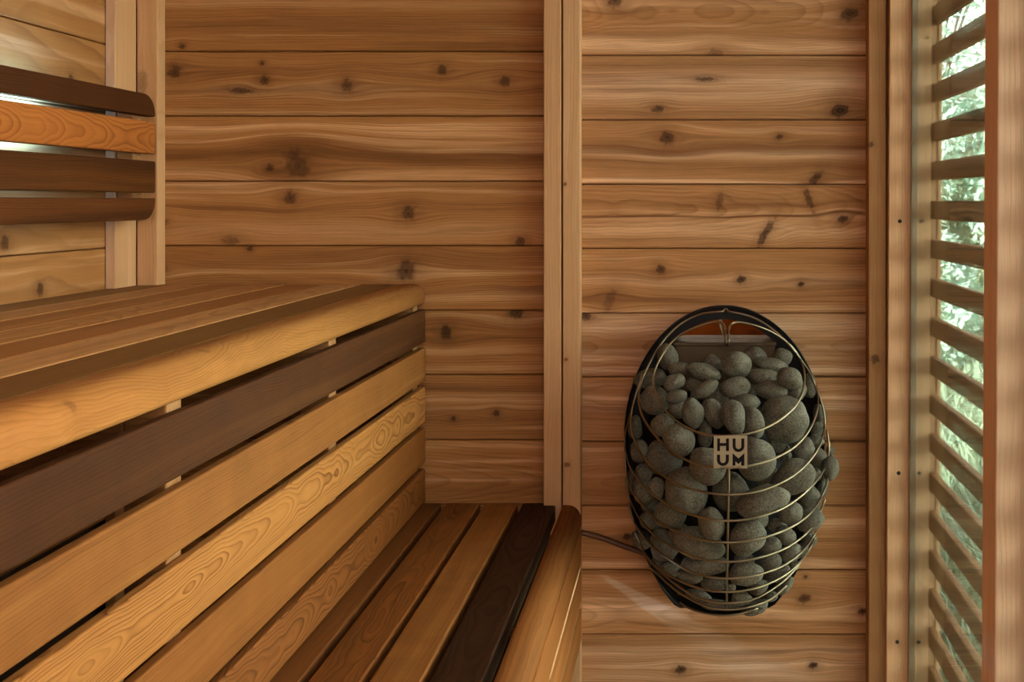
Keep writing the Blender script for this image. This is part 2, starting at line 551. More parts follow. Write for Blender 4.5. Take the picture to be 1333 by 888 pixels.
window(1, YP1, YJ)
window(2, -1.60, YP0)

scr = root('slat_screen', (XO, -.9, 0))
scr.location = (XO - EYE * LEAN, -.9, 0)
scr.rotation_euler[1] = LEAN
tag(scr, 'outdoor screen of horizontal cedar slats behind the narrow window', 'screen')
for i in range(-15, 14):
    zt = EYE - (211 + 50.28 * i - VY) / sJ
    if zt > 2.06 or zt < .03:
        continue
    w_ = wood('cedar_slat', (190, 142, 100), (158, 110, 70), (110, 70, 40), 'YZX', seed=50 + i * 1.7, freq=210, contrast=.35, v0=.2, streak=.6)
    bm = bmesh.new()
    add_box(bm, (-.0085, -1.6, -.0188), (.0085, .0, .0188), .004, 3)
    o = link('slat', bm, w_, scr, (.0088, .90 + YJ - .005, zt - .0188))

# top and bottom rails, wall past the windows
rail = wood('cedar_rail', LT, MD, DK, 'YXZ', seed=77, v0=.2)
rw = bmesh.new()
add_box(rw, (XR, -2.8, -.1), (XO - .002, -1.661, 2.15), .002)
tag(link('wall_right', rw, rail), kind='structure')

# floor, ceiling, unseen front wall with its opening shaped for the light
tag(box('trim_10', (XR, -1.66, -.1), (XO - .002, YJ + .04, -.021), rail), kind='structure')
tag(box('trim_11', (XR, -1.66, 2.051), (XO - .002, YJ + .04, 2.15), rail), kind='structure')
fl = bmesh.new()
for i in range(14):
    add_box(fl, (-1.2, -2.8 + i * .202, -.04), (XO - .002, -2.8 + i * .202 + .2, 0), .002, 1)
tag(link('floor', fl, wood('floor_boards', (200, 178, 152), (176, 150, 122), (138, 112, 86), 'XYZ', seed=12, v0=.3)), kind='structure')
ce = bmesh.new()
for i in range(15):
    add_box(ce, (-1.2, -2.85 + i * .195, 2.055), (XO - .002, -2.85 + i * .195 + .193, 2.09), .002, 1)
tag(link('ceiling', ce, wood('ceiling_boards', LT, MD, DK, 'XYZ', seed=14, v0=.3)), kind='structure')
wf = bmesh.new()
add_box(wf, (-1.2, -2.84, -.1), (-.50, -2.80, 2.15), .002)
add_box(wf, (.30, -2.84, -.1), (XO, -2.80, 2.15), .002)
add_box(wf, (-.50, -2.84, 1.96), (.30, -2.80, 2.15), .002)
add_box(wf, (-.50, -2.84, -.1), (.30, -2.80, 1.0), .002)
tag(link('wall_front', wf, wood('front_frame', LT, MD, DK, 'ZXY', seed=15, v0=.3)), kind='structure')

# ------------------------------------------------------------------ benches
SUPPORT_Y = (-.035, -.57, -1.11, -1.65, -2.2, -2.7)
sup_m = wood('cedar_support', (186, 140, 96), (158, 112, 70), (114, 74, 42), 'XZY', seed=21, v0=.2)
BENCH_END = -2.74


def nosing_profile(x0, x1, z0, z1, r=.024, rb=.009):
    return [(x0, z0), *arc(x1 - rb, z0 + rb, rb, -90, 0, 4), *arc(x1 - r, z1 - r, r, 0, 90, 8), *arc(x0 + .003, z1 - .003, .003, 90, 180, 2)]


ub = root('upper_bench', (-.83, -1.0, 0))
tag(ub, 'high cedar bench with a slatted front, built along the wall under the backrest', 'bench')
ZU = .909
edges = [521, 472, 423, 374, 325, 276, 227, 177.5]
seat_cols = [((150, 106, 58), (122, 82, 40), (84, 54, 24)),       # olive brown
             ((214, 166, 116), (186, 134, 84), (128, 80, 40)),    # pale, figured
             ((184, 126, 74), (154, 100, 54), (106, 64, 30)),
             ((206, 152, 100), (176, 122, 72), (126, 78, 40)),
             ((186, 128, 76), (160, 106, 58), (112, 68, 34)),
             ((206, 154, 102), (180, 126, 76), (130, 82, 44)),
             ((160, 112, 64), (130, 88, 46), (92, 58, 28))]
for i in range(7):
    x1, x0 = xx(edges[i]) - .0012, xx(edges[i + 1]) + .0012
    lt, md, dk = seat_cols[i]
    o = box('seat_board', (x0, BENCH_END, ZU - .036), (x1, -.012, ZU), wood('cedar_seat', lt, md, dk, 'YXZ', seed=60 + i * 3.1, freq=170 if i in (1, 3) else 260,
            contrast=.5, d0=.03, slope=.02, dvar=.07 if i in (1, 3, 5) else .01, v0=0.0 if i in (1, 3, 5) else .2, warp=.03, streak=.55), ub, .0025)
    if i == 0:
        o['label'] = 'olive brown seat board beside the rounded front edge'
    if i == 1:
        o['label'] = 'pale seat board with swirling grain'
o = prism('nosing', nosing_profile(xx(521) + .003, xx(554.5), ZU - .041, ZU + .001), BENCH_END, -.012, 'Y',
          wood('cedar_nosing', (206, 146, 86), (176, 118, 62), (126, 76, 34), 'YXZ', seed=71.3, freq=330, contrast=.5, d0=.02, slope=.03, dvar=.09, v0=0.0, warp=.06,
               streak=.6, mottle=.35, knots=[(.35, .0, .006, 1.5, .4, .4), (.05, .01, .005, 1.5, 0, .4), (-.28, -.01, .006, 1.8, .6, .4)]), ub, smooth=True)
o['label'] = 'rounded golden front edge board'
front = [  # rows of the front at the wall, colours, grain
    (402.0, 445.0, ((104, 64, 32), (74, 42, 19), (46, 25, 10)), dict(freq=230, contrast=.3, v0=.2, mottle=.5, streak=.5), 'dark grey-brown front slat'),
    (452.0, 494.5, ((172, 118, 62), (142, 90, 44), (98, 56, 24)), dict(freq=240, contrast=.35, v0=.2, mottle=.45, streak=.7), None),
    (502.5, 548.0, ((202, 146, 84), (174, 116, 60), (102, 56, 22)), dict(freq=330, contrast=.75, v0=-.004, d0=.012, slope=.03, dvar=.075, warp=.035, streak=.45, mottle=.2),
     'golden front slat with bold arched grain'),
    (555.0, 601.0, ((164, 106, 54), (138, 84, 38), (94, 52, 20)), dict(freq=260, contrast=.25, v0=.2, mottle=.3, streak=.5), None),
    (608.5, 651.0, ((158, 100, 50), (130, 76, 33), (80, 42, 15)), dict(freq=320, contrast=.8, v0=.002, d0=.01, slope=.05, dvar=.09, warp=.03, streak=.4), None)]
XF = xx(555)
for i, (y0, y1, (lt, md, dk), kw, lab) in enumerate(front):
    o = box('front_slat', (XF - .014, BENCH_END, zz(y1)), (XF, -.008, zz(y0)), wood('cedar_front', lt, md, dk, 'YZX', seed=81 + i * 2.7, **kw), ub, .003, 3)
    if lab:
        o['label'] = lab
for y in SUPPORT_Y:
    # upright behind the front slats, with a cross rail under the seat
    bm = bmesh.new()
    add_box(bm, (XF - .060, y - .018, 0.0), (XF - .0145, y + .018, ZU - .0365), .002)
    add_box(bm, (-1.12, y - .019, ZU - .126), (XF - .0605, y + .019, ZU - .0365), .002)
    link('support', bm, sup_m, ub, -ub.location)

lb = root('lower_bench', (-.38, -1.0, 0))
tag(lb, 'low cedar bench of spaced boards, in front of the high bench', 'bench')
ZL = .461
low = [(545.5, 575.4, ((136, 86, 42), (108, 64, 28), (74, 40, 16)), dict(v0=.2, contrast=.4), None),
       (582.8, 626, ((158, 102, 50), (128, 76, 33), (66, 35, 12)), dict(v0=.0, contrast=.6, d0=.01, dvar=.06, warp=.07, mottle=.4), None),
       (632.7, 675, ((166, 112, 58), (136, 86, 40), (86, 48, 20)), dict(v0=.2, contrast=.3, mottle=.6), None),
       (681.7, 725, ((78, 46, 22), (52, 28, 13), (28, 15, 7)), dict(v0=.0, contrast=.5, d0=.03, dvar=.05), 'very dark brown seat board')]
for i, (a, b, (lt, md, dk), kw, lab) in enumerate(low):
    o = box('seat_board', (xx(a, 632), BENCH_END, ZL - .034), (xx(b, 632), -.016, ZL), wood('cedar_seat', lt, md, dk, 'YXZ', seed=101 + i * 2.9, freq=230, streak=.6, **kw), lb, .003, 3)
    if lab:
        o['label'] = lab
o = prism('nosing', nosing_profile(xx(734, 632), xx(757.5, 632), ZL - .050, ZL + .001, .026, .006), BENCH_END, -.016, 'Y',
          wood('cedar_nosing', (190, 122, 64), (156, 96, 46), (90, 48, 20), 'YXZ', seed=113, freq=120, contrast=.5, v0=.14, warp=.03, streak=.9, mottle=.2), lb, smooth=True)
o['label'] = 'rounded front edge board with dark streaks'
XA = xx(757.5, 632)
# unseen lip added under the dark board to keep strip light off the nosing
bm = bmesh.new()
zc = zz(693)
add_box(bm, (-.328, -1.64, zc + .011), (-.262, -.06, zc + .013), .0004, 1)
add_box(bm, (-.328, -1.64, zc - .010), (-.326, -.06, zc + .0115), .0004, 1)
link('light_blocker', bm, plain('blocker_metal', (60, 58, 54), .6, .6, noise_scale=30, noise_amt=.1), lb, -lb.location)
for i, (y0, y1) in enumerate(((686.5, 731.5), (736.5, 781), (786, 830))):
    box('front_slat', (XA - .009, BENCH_END, zz(y1, 632)), (XA, -.016, zz(y0, 632)), wood('cedar_front', (182, 116, 60), (150, 92, 44), (104, 58, 26), 'YZX', seed=121 + i * 3.3,
        freq=200, contrast=.35, v0=.2, streak=.6), lb, .002, 2)
for y in SUPPORT_Y:
    bm = bmesh.new()
    add_box(bm, (-.5405, y - .019, ZL - .118), (XA - .0705, y + .019, ZL - .0345), .002)
    if y < -.1:
        add_box(bm, (XA - .070, y - .018, 0.0), (XA - .0095, y + .018, ZL - .0505), .002)
    link('support', bm, sup_m, lb, -lb.location)

# ------------------------------------------------------------------ backrest
br = root('backrest', (-1.08, -1.0, 1.04))
tag(br, 'slatted cedar backrest of four boards fixed to the wall above the high bench', 'backrest')
XK = -1.05
YE = -.080
sK = 652.0
rows = [(124.5, 152.5, ((98, 54, 20), (70, 36, 12), (40, 19, 6)), dict(v0=.2, contrast=.4, mottle=.5), 'dark top board with a rounded corner', 'top'),
        (159.5, 201, ((200, 126, 64), (168, 98, 44), (112, 58, 20)), dict(v0=0.004, freq=380, contrast=.75, d0=.01, slope=.05, dvar=.06, warp=.02, streak=.3), 'orange brown board with fine rippled grain', ''),
        (210, 251, ((108, 62, 24), (80, 43, 15), (46, 23, 8)), dict(v0=.2, contrast=.4, streak=1.0), 'dark brown board', ''),
        (258, 286, ((120, 70, 30), (92, 50, 20), (50, 25, 9)), dict(v0=.2, contrast=.4, streak=1.0), 'brown bottom board with a rounded corner', 'bottom')]
for i, (y0, y1, (lt, md, dk), kw, lab, rnd_) in enumerate(rows):
    z0, z1 = zz(y1, sK), zz(y0, sK)
    kw = dict(dict(freq=230), **kw)
    m_ = wood('cedar_back', lt, md, dk, 'YZX', seed=141 + i * 3.9, **kw)
    if rnd_ == 'top':
        h_ = (z1 - z0) * .94
        pts = [(BENCH_END, z0), (YE, z0), *[(YE - .044 + .044 * math.cos(a), z1 - h_ + h_ * math.sin(a)) for a in (math.pi / 2 * i / 10 for i in range(11))], (BENCH_END, z1)]
    elif rnd_ == 'bottom':
        h_ = (z1 - z0) * .94
        pts = [(BENCH_END, z0), *[(YE - .044 + .044 * math.cos(a), z0 + h_ + h_ * math.sin(a)) for a in (-math.pi / 2 + math.pi / 2 * i / 10 for i in range(11))], (YE, z1), (BENCH_END, z1)]
    else:
        pts = [(BENCH_END, z0), (YE, z0), (YE, z1), (BENCH_END, z1)]
    o = prism('back_board', pts, XK - .022, XK, 'X', m_, br)
    bv = o.modifiers.new('edge', 'BEVEL')
    bv.width = .003
    bv.segments = 2
    bv.limit_method = 'ANGLE'
    bv.angle_limit = math.radians(50)
    o['label'] = lab
for y in (-.105, -.64, -1.18, -1.72):
    bm = bmesh.new()
    add_box(bm, (XL + .0215 if y > -.2 else XL + .001, y - .017, zz(282, sK)), (XK - .0225, y + .017, zz(128, sK)), .006, 3)
    link('upright', bm, sup_m, br, -br.location)
p = Vector((XL + .004, px_left(151) - .02, zz(293, 660)))
bm = bmesh.new()
bmesh.ops.create_uvsphere(bm, u_segments=10, v_segments=6, radius=.0045)
tag(link('screw_head', bm, plain('zinc_screw', (190, 190, 176), .35, .8, noise_scale=80, noise_amt=.1), None, p),
    'small bright screw head in the wall below the backrest end', 'screw')

# ------------------------------------------------------------------ heater
XC, YRIM, ZC = .085, -.030, .605
EA, EB, ET, EBOT = .2, .36, .262, .385


def egg(p, k=1.0):
    c = ET if p.z > ZC else EBOT
    return ((p.x - XC) / (EA * k)) ** 2 + ((p.y - YRIM) / (EB * k)) ** 2 + ((p.z - ZC) / (c * k)) ** 2


def on_egg(px, py, k=1.0, behind_loop=False):
    """first place on the egg under a pixel (or the nearest miss); None of it goes behind the rim"""
    n = 240
    best, bf = None, 1e9
    prev = None
    for i in range(n + 1):
        Y = -.43 + (YRIM - .002 + .43) * i / n
        p = at(px, py, Y)
        f = egg(p, k)
        if behind_loop and p.z > LOOP_A[1] + (p.y - LOOP_A[0]) * LOOP_S:
            f = max(f, 1.001 + (p.z - LOOP_A[1] - (p.y - LOOP_A[0]) * LOOP_S))
        if f <= 1.0:
            if prev is None:
                return p
            lo, hi = prev, Y
            return at(px, py, (lo + hi) / 2)
        if f < bf:
            best, bf = p, f
        prev = Y
    return best


_a, _b = on_egg(948, 567), Vector((XC, YRIM - .03, zz(419, 640)))
LOOP_A = (_a.y, _a.z)
LOOP_S = (_b.z - _a.z) / (_b.y - _a.y)

he = root('sauna_heater', (XC, -.02, .26))
tag(he, 'egg-shaped electric sauna heater with a wire cage full of stones, mounted on the wall', 'heater')
black = plain('black_steel', (14, 12, 10), .38, .3, .4, noise_scale=60, noise_amt=.15)
wire_m = plain('steel_wire', (142, 128, 104), .38, 1.0, noise_scale=40, noise_amt=.06)
steel_m = plain('brushed_steel', (92, 77, 60), .6, 1.0, noise_scale=25, noise_amt=.12)
mirror_m = plain('polished_steel', (205, 192, 176), .06, 1.0, noise_scale=6, noise_amt=.04)
HL = -he.location


def outline(k=1.0, n=72, zmin=-1):
    pts = []
    for i in range(n):
        a = 2 * math.pi * i / n
        z = math.sin(a)
        pts.append((XC + EA * k * math.cos(a), max(ZC + (ET if z > 0 else EBOT) * k * z, zmin)))
    return pts


bm = bmesh.new()
pl = outline(.985, zmin=.268)
for y0, y1 in ((-.0005, -.014),):
    A = [bm.verts.new((x, y0, z)) for x, z in pl]
    B = [bm.verts.new((x, y1, z)) for x, z in pl]
    bm.faces.new(A)
    bm.faces.new(B[::-1])
    for i in range(len(A)):
        bm.faces.new((A[i], A[(i + 1) % len(A)], B[(i + 1) % len(A)], B[i]))
link('back_plate', bm, black, he, HL)
bm = bmesh.new()
o1, o2, i1, i2 = outline(1.0, 96, .264), outline(1.01, 96, .262), outline(.985, 96, .267), outline(.995, 96, .266)
ring = [[bm.verts.new((x, y, z)) for x, z in o] for o, y in ((o1, -.013), (o2, -.062), (i2, -.062), (i1, -.013))]
n = len(o1)
for k in range(4):
    for i in range(n):
        bm.faces.new((ring[k][i], ring[k][(i + 1) % n], ring[(k + 1) % 4][(i + 1) % n], ring[(k + 1) % 4][i]))
o = link('rim', bm, black, he, HL)
for p in o.data.polygons:
    p.use_smooth = True
o['label'] = 'black steel rim band'
# polished reflector above the steel box
bm = bmesh.new()
zb = zz(447, 645)
pr = []
for i in range(25):
    x = -.105 + .21 * i / 24
    pr.append((XC + x, ZC + ET * .895 * math.sqrt(max(0, 1 - (x / .172) ** 2))))
A = [bm.verts.new((x, -.030, z)) for x, z in pr] + [bm.verts.new((XC + .105, -.030, zb)), bm.verts.new((XC - .105, -.030, zb))]
B = [bm.verts.new((v.co.x, -.027, v.co.z)) for v in A]
bm.faces.new(A)
bm.faces.new(B[::-1])
for i in range(len(A)):
    bm.faces.new((A[i], A[(i + 1) % len(A)], B[(i + 1) % len(A)], B[i]))
link('reflector', bm, mirror_m, he, HL)['label'] = 'polished steel reflector'
bm = bmesh.new()
zt = zz(445.5, 655)
add_box(bm, (XC - .099, -.088, .70), (XC + .099, -.033, zt - .006), .002)
add_box(bm, (XC - .102, -.091, zt - .0075), (XC + .102, -.031, zt), .0015)
add_box(bm, (XC + .094, -.0895, .70), (XC + .099, -.0878, zt - .008), .0005)
link('element_box', bm, steel_m, he, HL)['label'] = 'steel box behind the stones'
bm = bmesh.new()  # black filler body added so the gaps between the stones read as shade
bmesh.ops.create_uvsphere(bm, u_segments=40, v_segments=24, radius=1.0)
for v in bm.verts:
    v.co = Vector((v.co.x * .165, -abs(v.co.y) * .20 if v.co.y < 0 else 0.0, v.co.z * (.10 if v.co.z > 0 else .30)))
    v.co += Vector((XC, -.018, .60))
link('core', bm, plain('gap_shade_fill', (9, 8, 7), .8, 0, .2, noise_scale=60, noise_amt=.2), he, HL, smooth=True)['label'] = 'black filler added to shade the gaps between the stones'
# wire hoops, traced as they lie on the egg
HOOPS = [
    [(944, 449), (944, 433), (943, 424), (938, 419.5), (930, 419), (918, 422), (900, 428.5), (882, 438.5), (868, 453), (857, 471), (851, 486), (850, 497), (852, 509), (858, 522), (868, 536.5),
     (880, 548), (895, 557.5), (910, 563.5), (925, 566.5), (948, 567.5), (970, 565.5), (990, 560), (1010, 550.5), (1030, 535), (1041, 520), (1046, 505), (1047.5, 491), (1046, 478), (1041, 465),
     (1030, 450.5), (1015, 438.5), (1000, 430), (985, 424.5), (970, 420.5), (960, 419.5), (953, 421), (949.5, 426), (948.5, 434), (948.5, 449)],
    [(943.5, 402), (941, 405.5), (930, 406.5), (915, 408.5), (897, 415), (878, 428), (860, 448), (845, 474), (836, 494), (831.5, 511), (832, 526), (836, 541), (845, 557), (858, 573), (875, 588),
     (892, 598.5), (910, 605), (930, 608.5), (948, 609), (972, 607.5), (1001, 600), (1022, 590), (1037, 580), (1052.6, 562), (1062, 541), (1065, 524), (1063, 508), (1056, 489), (1046, 473), (1030, 452), (1010, 432),
     (985, 415), (962, 408), (948.5, 406), (946, 402)],
    [(836, 487), (829, 510), (823, 532), (821, 550), (823.5, 566), (829, 580), (838.8, 596.5), (852.3, 611.5), (872.6, 625.5), (895, 635), (917.6, 641), (945, 644.2), (973, 642.7), (995.7, 637.6), (1023.8, 625.5),
     (1046, 609), (1063, 588), (1071, 569), (1074, 550), (1071, 530), (1064, 508)],
    [(826, 520), (819, 547), (815, 560), (813.4, 575), (816, 596), (823, 613), (834, 628.5), (850, 643.5), (868, 656), (890.6, 667), (917.6, 675), (945.8, 678.3), (973, 676), (1001, 669.5), (1023.8, 659.5),
     (1046, 643.5), (1066.6, 621.7), (1076.5, 602), (1079.5, 582), (1076, 560)],
    [(814, 588), (814, 604), (817, 624), (823, 640), (833, 653.5), (848, 670.5), (864.5, 683.5), (882.6, 693), (905, 701), (927.6, 705.2), (950, 706.3), (968, 705), (990.7, 701), (1013, 694), (1035.7, 683.5), (1055, 668.5),
     (1066, 653), (1076, 632), (1079, 610)],
    [(814.5, 622), (819, 646), (828, 668), (838, 682.5), (852, 697), (871, 709.5), (889, 719.5), (911.8, 727.4), (927.6, 730.6), (950, 731.7), (968, 730), (990.7, 725.7), (1018.8, 716), (1036.8, 705), (1049.8, 694.5),
     (1064, 676), (1074, 650)],
    [(818, 655), (823.5, 675), (832, 691), (844, 706), (860, 720.5), (878, 733), (894, 742), (911, 748.3), (927.6, 752), (948, 753.3), (968, 751.6), (990.7, 747.5), (1018.8, 737.6), (1041.4, 721), (1054, 706), (1064, 689), (1070, 670)],
    [(826, 692), (837.5, 717), (852, 735), (871, 749), (894, 760.5), (914, 767), (932.5, 770), (951.4, 770.7), (973, 768.5), (996, 762), (1018.8, 751), (1037, 736.5), (1052.6, 717), (1061, 700)],
    [(838, 721), (848, 733), (865, 748.5), (890, 768.5), (917, 781.5), (946, 785.6), (973, 782.5), (993, 774.8), (1020, 757), (1040.5, 734.5), (1054, 714)],
    [(846, 738), (865, 756), (885, 772), (912, 787), (937, 793.5), (960, 793.3), (983.8, 788), (1005, 779.5), (1024, 762)],
    [(885, 784), (892, 789.5), (905.5, 795), (925, 800), (946, 801.3), (966, 798.5), (986, 792)]]
HOOP_3D = []
for i, hp in enumerate(HOOPS):
    pts = [on_egg(p.x, p.y) for p in spline(hp, 5)]
    sm = pts[:]
    for _ in range(4):       # ease the small steps where the line of sight just misses the egg
        sm = [pts[0]] + [(sm[k - 1] + sm[k] * 2 + sm[k + 1]) / 4 for k in range(1, len(sm) - 1)] + [pts[-1]]
    if i == 0:
        sm[0] = at(944, 449, -.09)
        sm[-1] = at(948.5, 449, -.09)
    HOOP_3D.append(sm)
    bm = bmesh.new()
    add_tube(bm, sm, .0021, 8)
    o = link('hoop', bm, wire_m, he, HL, smooth=True)
    o['label'] = 'thin steel wire hoop'
# upright rod inside the hoops
bm = bmesh.new()
rod = [on_egg(px, py, .985) for px, py in ((949, 604), (948.6, 630), (948, 660), (947.6, 690), (947, 720), (946.4, 750), (946, 780), (946, 793))]
add_tube(bm, [p + Vector((0, .003, 0)) for p in spline([tuple(p) for p in rod], 4)], .0021, 8)
link('upright_rod', bm, wire_m, he, HL, smooth=True)
# base ring plate
bm = bmesh.new()
bmesh.ops.create_cone(bm, cap_ends=True, segments=48, radius1=.085, radius2=.092, depth=.006,
                      matrix=Matrix.Translation((XC, YRIM, .2685)))
bmesh.ops.bisect_plane(bm, geom=bm.verts[:] + bm.edges[:] + bm.faces[:], plane_co=(0, -.016, 0), plane_no=(0, 1, 0), clear_outer=True)
bmesh.ops.holes_fill(bm, edges=bm.edges[:])
link('base_pan', bm, black, he, HL)

# badge: square plate with its letters cut through
bc = on_egg(951, 588, 1.0)
q = F / (D + bc.y)


def bpt(u, v):        # a 14.8-times close view of the badge
    return ((910 + u / 14.8 - 951.2) / q, -(555 + v / 14.8 - 588) / q)


def ring_u(x0, x1, top, bot, w):
    r_o = (x1 - x0) / 2
    cx, cy = (x0 + x1) / 2, bot - r_o
    r_i = r_o - w
    return ([(x0, top)] + [(cx - r_o * math.cos(a), cy + r_o * math.sin(a)) for a in (math.pi * i / 14 for i in range(15))] + [(x1, top), (x1 - w, top)]
            + [(cx + r_i * math.cos(a), cy + r_i * math.sin(a)) for a in (math.pi * i / 14 for i in range(15))] + [(x0 + w, top)])


loops = [[(285, 175), (930, 175), (930, 800), (285, 800)],
         [(350, 225), (405, 225), (405, 312), (520, 312), (520, 225), (577, 225), (577, 470), (520, 470), (520, 372), (405, 372), (405, 470), (350, 470)],
         ring_u(646, 874, 225, 487, 60), ring_u(345, 577, 535, 757, 62),
         [(646, 505), (760, 606), (874, 505), (874, 752), (812, 752), (812, 668), (760, 722), (702, 668), (702, 752), (646, 752)],
         [(757, 748), (778, 766), (757, 785), (736, 766)]]
cu = bpy.data.curves.new('badge', 'CURVE')
cu.dimensions = '2D'
cu.fill_mode = 'BOTH'
cu.extrude = .0009
for lp in loops:
    s = cu.splines.new('POLY')
    s.points.add(len(lp) - 1)
    s.use_cyclic_u = True
    for pnt, (u, v) in zip(s.points, lp):
        x, y = bpt(u, v)
        pnt.co = (x, y, 0, 1)
tmp = bpy.data.objects.new('badge_curve', cu)
COL.objects.link(tmp)
bpy.context.view_layer.update()
me = bpy.data.meshes.new_from_object(tmp.evaluated_get(bpy.context.evaluated_depsgraph_get()))
bpy.data.objects.remove(tmp)
bpy.data.curves.remove(cu)
me.materials.clear()
me.materials.append(plain('badge_steel', (186, 174, 148), .42, .85, noise_scale=200, noise_amt=.06))
bo = bpy.data.objects.new('badge_plate', me)
COL.objects.link(bo)
bo.parent = he
bo.location = Vector((bc.x, bc.y - .004, bc.z)) - he.location
bo.rotation_euler = (math.radians(90), 0, 0)
bk = box('badge_back', (bc.x - .0278, bc.y - .0018, bc.z - .0268), (bc.x + .0278, bc.y - .0008, bc.z + .0268), black, he, .0004, 1)  # added sheet that darkens the cut-outs, for letter contrast
bk['label'] = 'dark sheet added behind the letters to keep the cut-outs dark'
bo['label'] = 'square steel badge with cut-out letters'

# ------------------------------------------------------------------ stones
# middle, half sizes and turn as the photograph shows them, and how far back each lies
S = [(869, 464, 13, 16, 0, 1), (847, 493, 20, 13, -10, 1), (884, 480, 13, 9, 0, 2), (878, 497.5, 13.5, 11, -20, 1), (917, 485, 22, 11, 15, 1), (957, 474, 20, 17, -15, 0),
     (955, 454, 15, 8, 0, 2), (983, 463, 15, 11, 10, 2), (1003, 475, 22, 8.5, 8, 1), (994, 491.5, 21, 11, 5, 1), (1028, 493, 16, 14, 20, 0), (1053, 502, 9, 16, 0, 1), (918, 507, 20, 9.5, -30, 1),
     (957, 504.5, 20, 13, -10, 1), (977, 507, 10, 10, 0, 3), (1004.5, 508, 20, 12, 0, 1), (931, 516.5, 18, 12, 12, 2), (972.5, 523, 19, 9, 4, 1), (852, 521, 20, 17, 10, 1), (880, 516.5, 14, 8, -15, 1),
     (883, 532, 12, 12, 0, 2), (902, 538, 14, 19, -10, 0), (928, 538, 12, 20, -25, 1), (955, 543, 14.5, 22, -8, 0), (981, 551, 14, 20, -10, 1), (1021, 545, 32, 28, 15, 0), (1036, 508, 14, 14, 0, 2),
     (1067, 541, 8, 15, -10, 1), (1064, 559, 9, 9, 0, 1), (1062, 574, 10, 8, 20, 1), (863, 553, 15, 14, 0, 1), (885, 574, 19, 21, -15, 0), (918, 565, 9, 17, 0, 2), (921, 606, 22, 25, -40, 0),
     (983, 597, 24, 27, -20, 1), (1022, 590, 8, 13, 0, 3), (1046, 585, 15, 15, 0, 1), (1066, 598, 11, 17, -30, 0), (1081, 609.5, 11, 15, 10, 0), (1081, 587, 5, 7, 0, 2), (1031, 621, 28, 20, -25, 0),
     (994.5, 652.5, 33, 18, -18, 0), (951, 641, 23, 25, 0, 2), (1053, 648, 14, 19, -20, 1), (1028, 667, 16, 15, 0, 1), (1061, 618, 8, 8, 0, 2), (1070, 636, 7, 14, 15, 1), (1055, 677, 18, 14, -20, 0),
     (833, 588, 12, 16, 0, 1), (864, 597, 24, 22, 10, 1), (838, 637, 13, 20, 0, 1), (855, 635, 10, 13, 0, 0), (892, 641, 27, 31, -25, 0), (873, 669, 21, 19, 10, 1), (927, 683, 16, 21, -25, 1),
     (848, 677, 14, 13, 0, 2), (835, 703, 13, 11, 40, 1), (864, 710, 17, 20, -20, 1), (911, 708, 33, 19, 15, 1), (916, 735, 30, 14, 0, 1), (898, 750, 17, 9, 10, 1), (974, 700, 22, 24, 40, 0),
     (1012, 684, 12, 9, 0, 2), (1022, 697, 14, 11, 25, 1), (1003, 711, 14, 12, 0, 1), (1004, 731, 13, 12, 0, 1), (1029, 720, 14, 11, -35, 1), (971, 747, 21, 16, -8, 0), (968, 728, 12, 9, 0, 3),
     (1011, 746, 19, 10, -25, 1), (1043, 717, 11, 7, -50, 1), (1054, 702, 9, 10, 0, 1), (1034, 736, 7, 7, 0, 2), (929, 761, 18, 9, 0, 2), (951, 765, 7, 6, 0, 2), (986, 764, 13, 10, 0, 1),
     (965, 779, 13, 9, 0, 1), (909, 776, 16, 8, 15, 2), (1021, 762, 14, 9, -40, 1), (1003, 776, 9, 7, -20, 2), (982, 791, 17, 9, -15, 0), (931, 787, 16, 7, 0, 2), (956, 788, 11, 6, 0, 2), (872, 741, 14, 9, 20, 2),
     (823, 628, 8, 15, 0, 2), (827, 557, 9, 15, 0, 2), (1018, 465, 12, 11, 0, 3), (927, 474, 12, 11, 0, 3), (839, 615, 11, 11, 0, 2), (1012, 575, 12, 14, 0, 3), (1000, 620, 14, 16, 0, 3), (905, 500, 12, 10, 0, 3),
     (846, 655, 12, 12, 0, 3), (885, 695, 14, 13, 0, 3), (985, 675, 15, 14, 0, 3), (860, 730, 11, 10, 0, 3)]
stone_m = bpy.data.materials.new('grey_stone')
stone_m.use_nodes = True
t = stone_m.node_tree
g = G(t)
bs = t.nodes['Principled BSDF']
tc = t.nodes.new('ShaderNodeTexCoord')
oi = t.nodes.new('ShaderNodeObjectInfo')
f1 = g.noise(tc.outputs['Object'], 330, 3, .75)
f2 = g.noise(tc.outputs['Object'], 30, 2, .5)
cr = t.nodes.new('ShaderNodeValToRGB')
cr.color_ramp.elements[0].position = .3
cr.color_ramp.elements[0].color = srgb(40, 36, 29)
cr.color_ramp.elements[1].position = .72
cr.color_ramp.elements[1].color = srgb(124, 118, 100)
g.put(cr.inputs[0], g.m('ADD', f1, g.m('MULTIPLY', g.m('SUBTRACT', f2, .5), .25)))
hs = t.nodes.new('ShaderNodeHueSaturation')
g.put(hs.inputs['Value'], g.m('ADD', .85, g.m('MULTIPLY', oi.outputs['Random'], .3)))
g.put(hs.inputs['Color'], cr.outputs[0])
g.put(bs.inputs['Base Color'], hs.outputs[0])
bs.inputs['Roughness'].default_value = .75
bs.inputs['Specular IOR Level'].default_value = .35
bp = t.nodes.new('ShaderNodeBump')
bp.inputs['Strength'].default_value = .5
bp.inputs['Distance'].default_value = .0015
g.put(bp.inputs['Height'], f1)
g.put(bs.inputs['Normal'], bp.outputs[0])

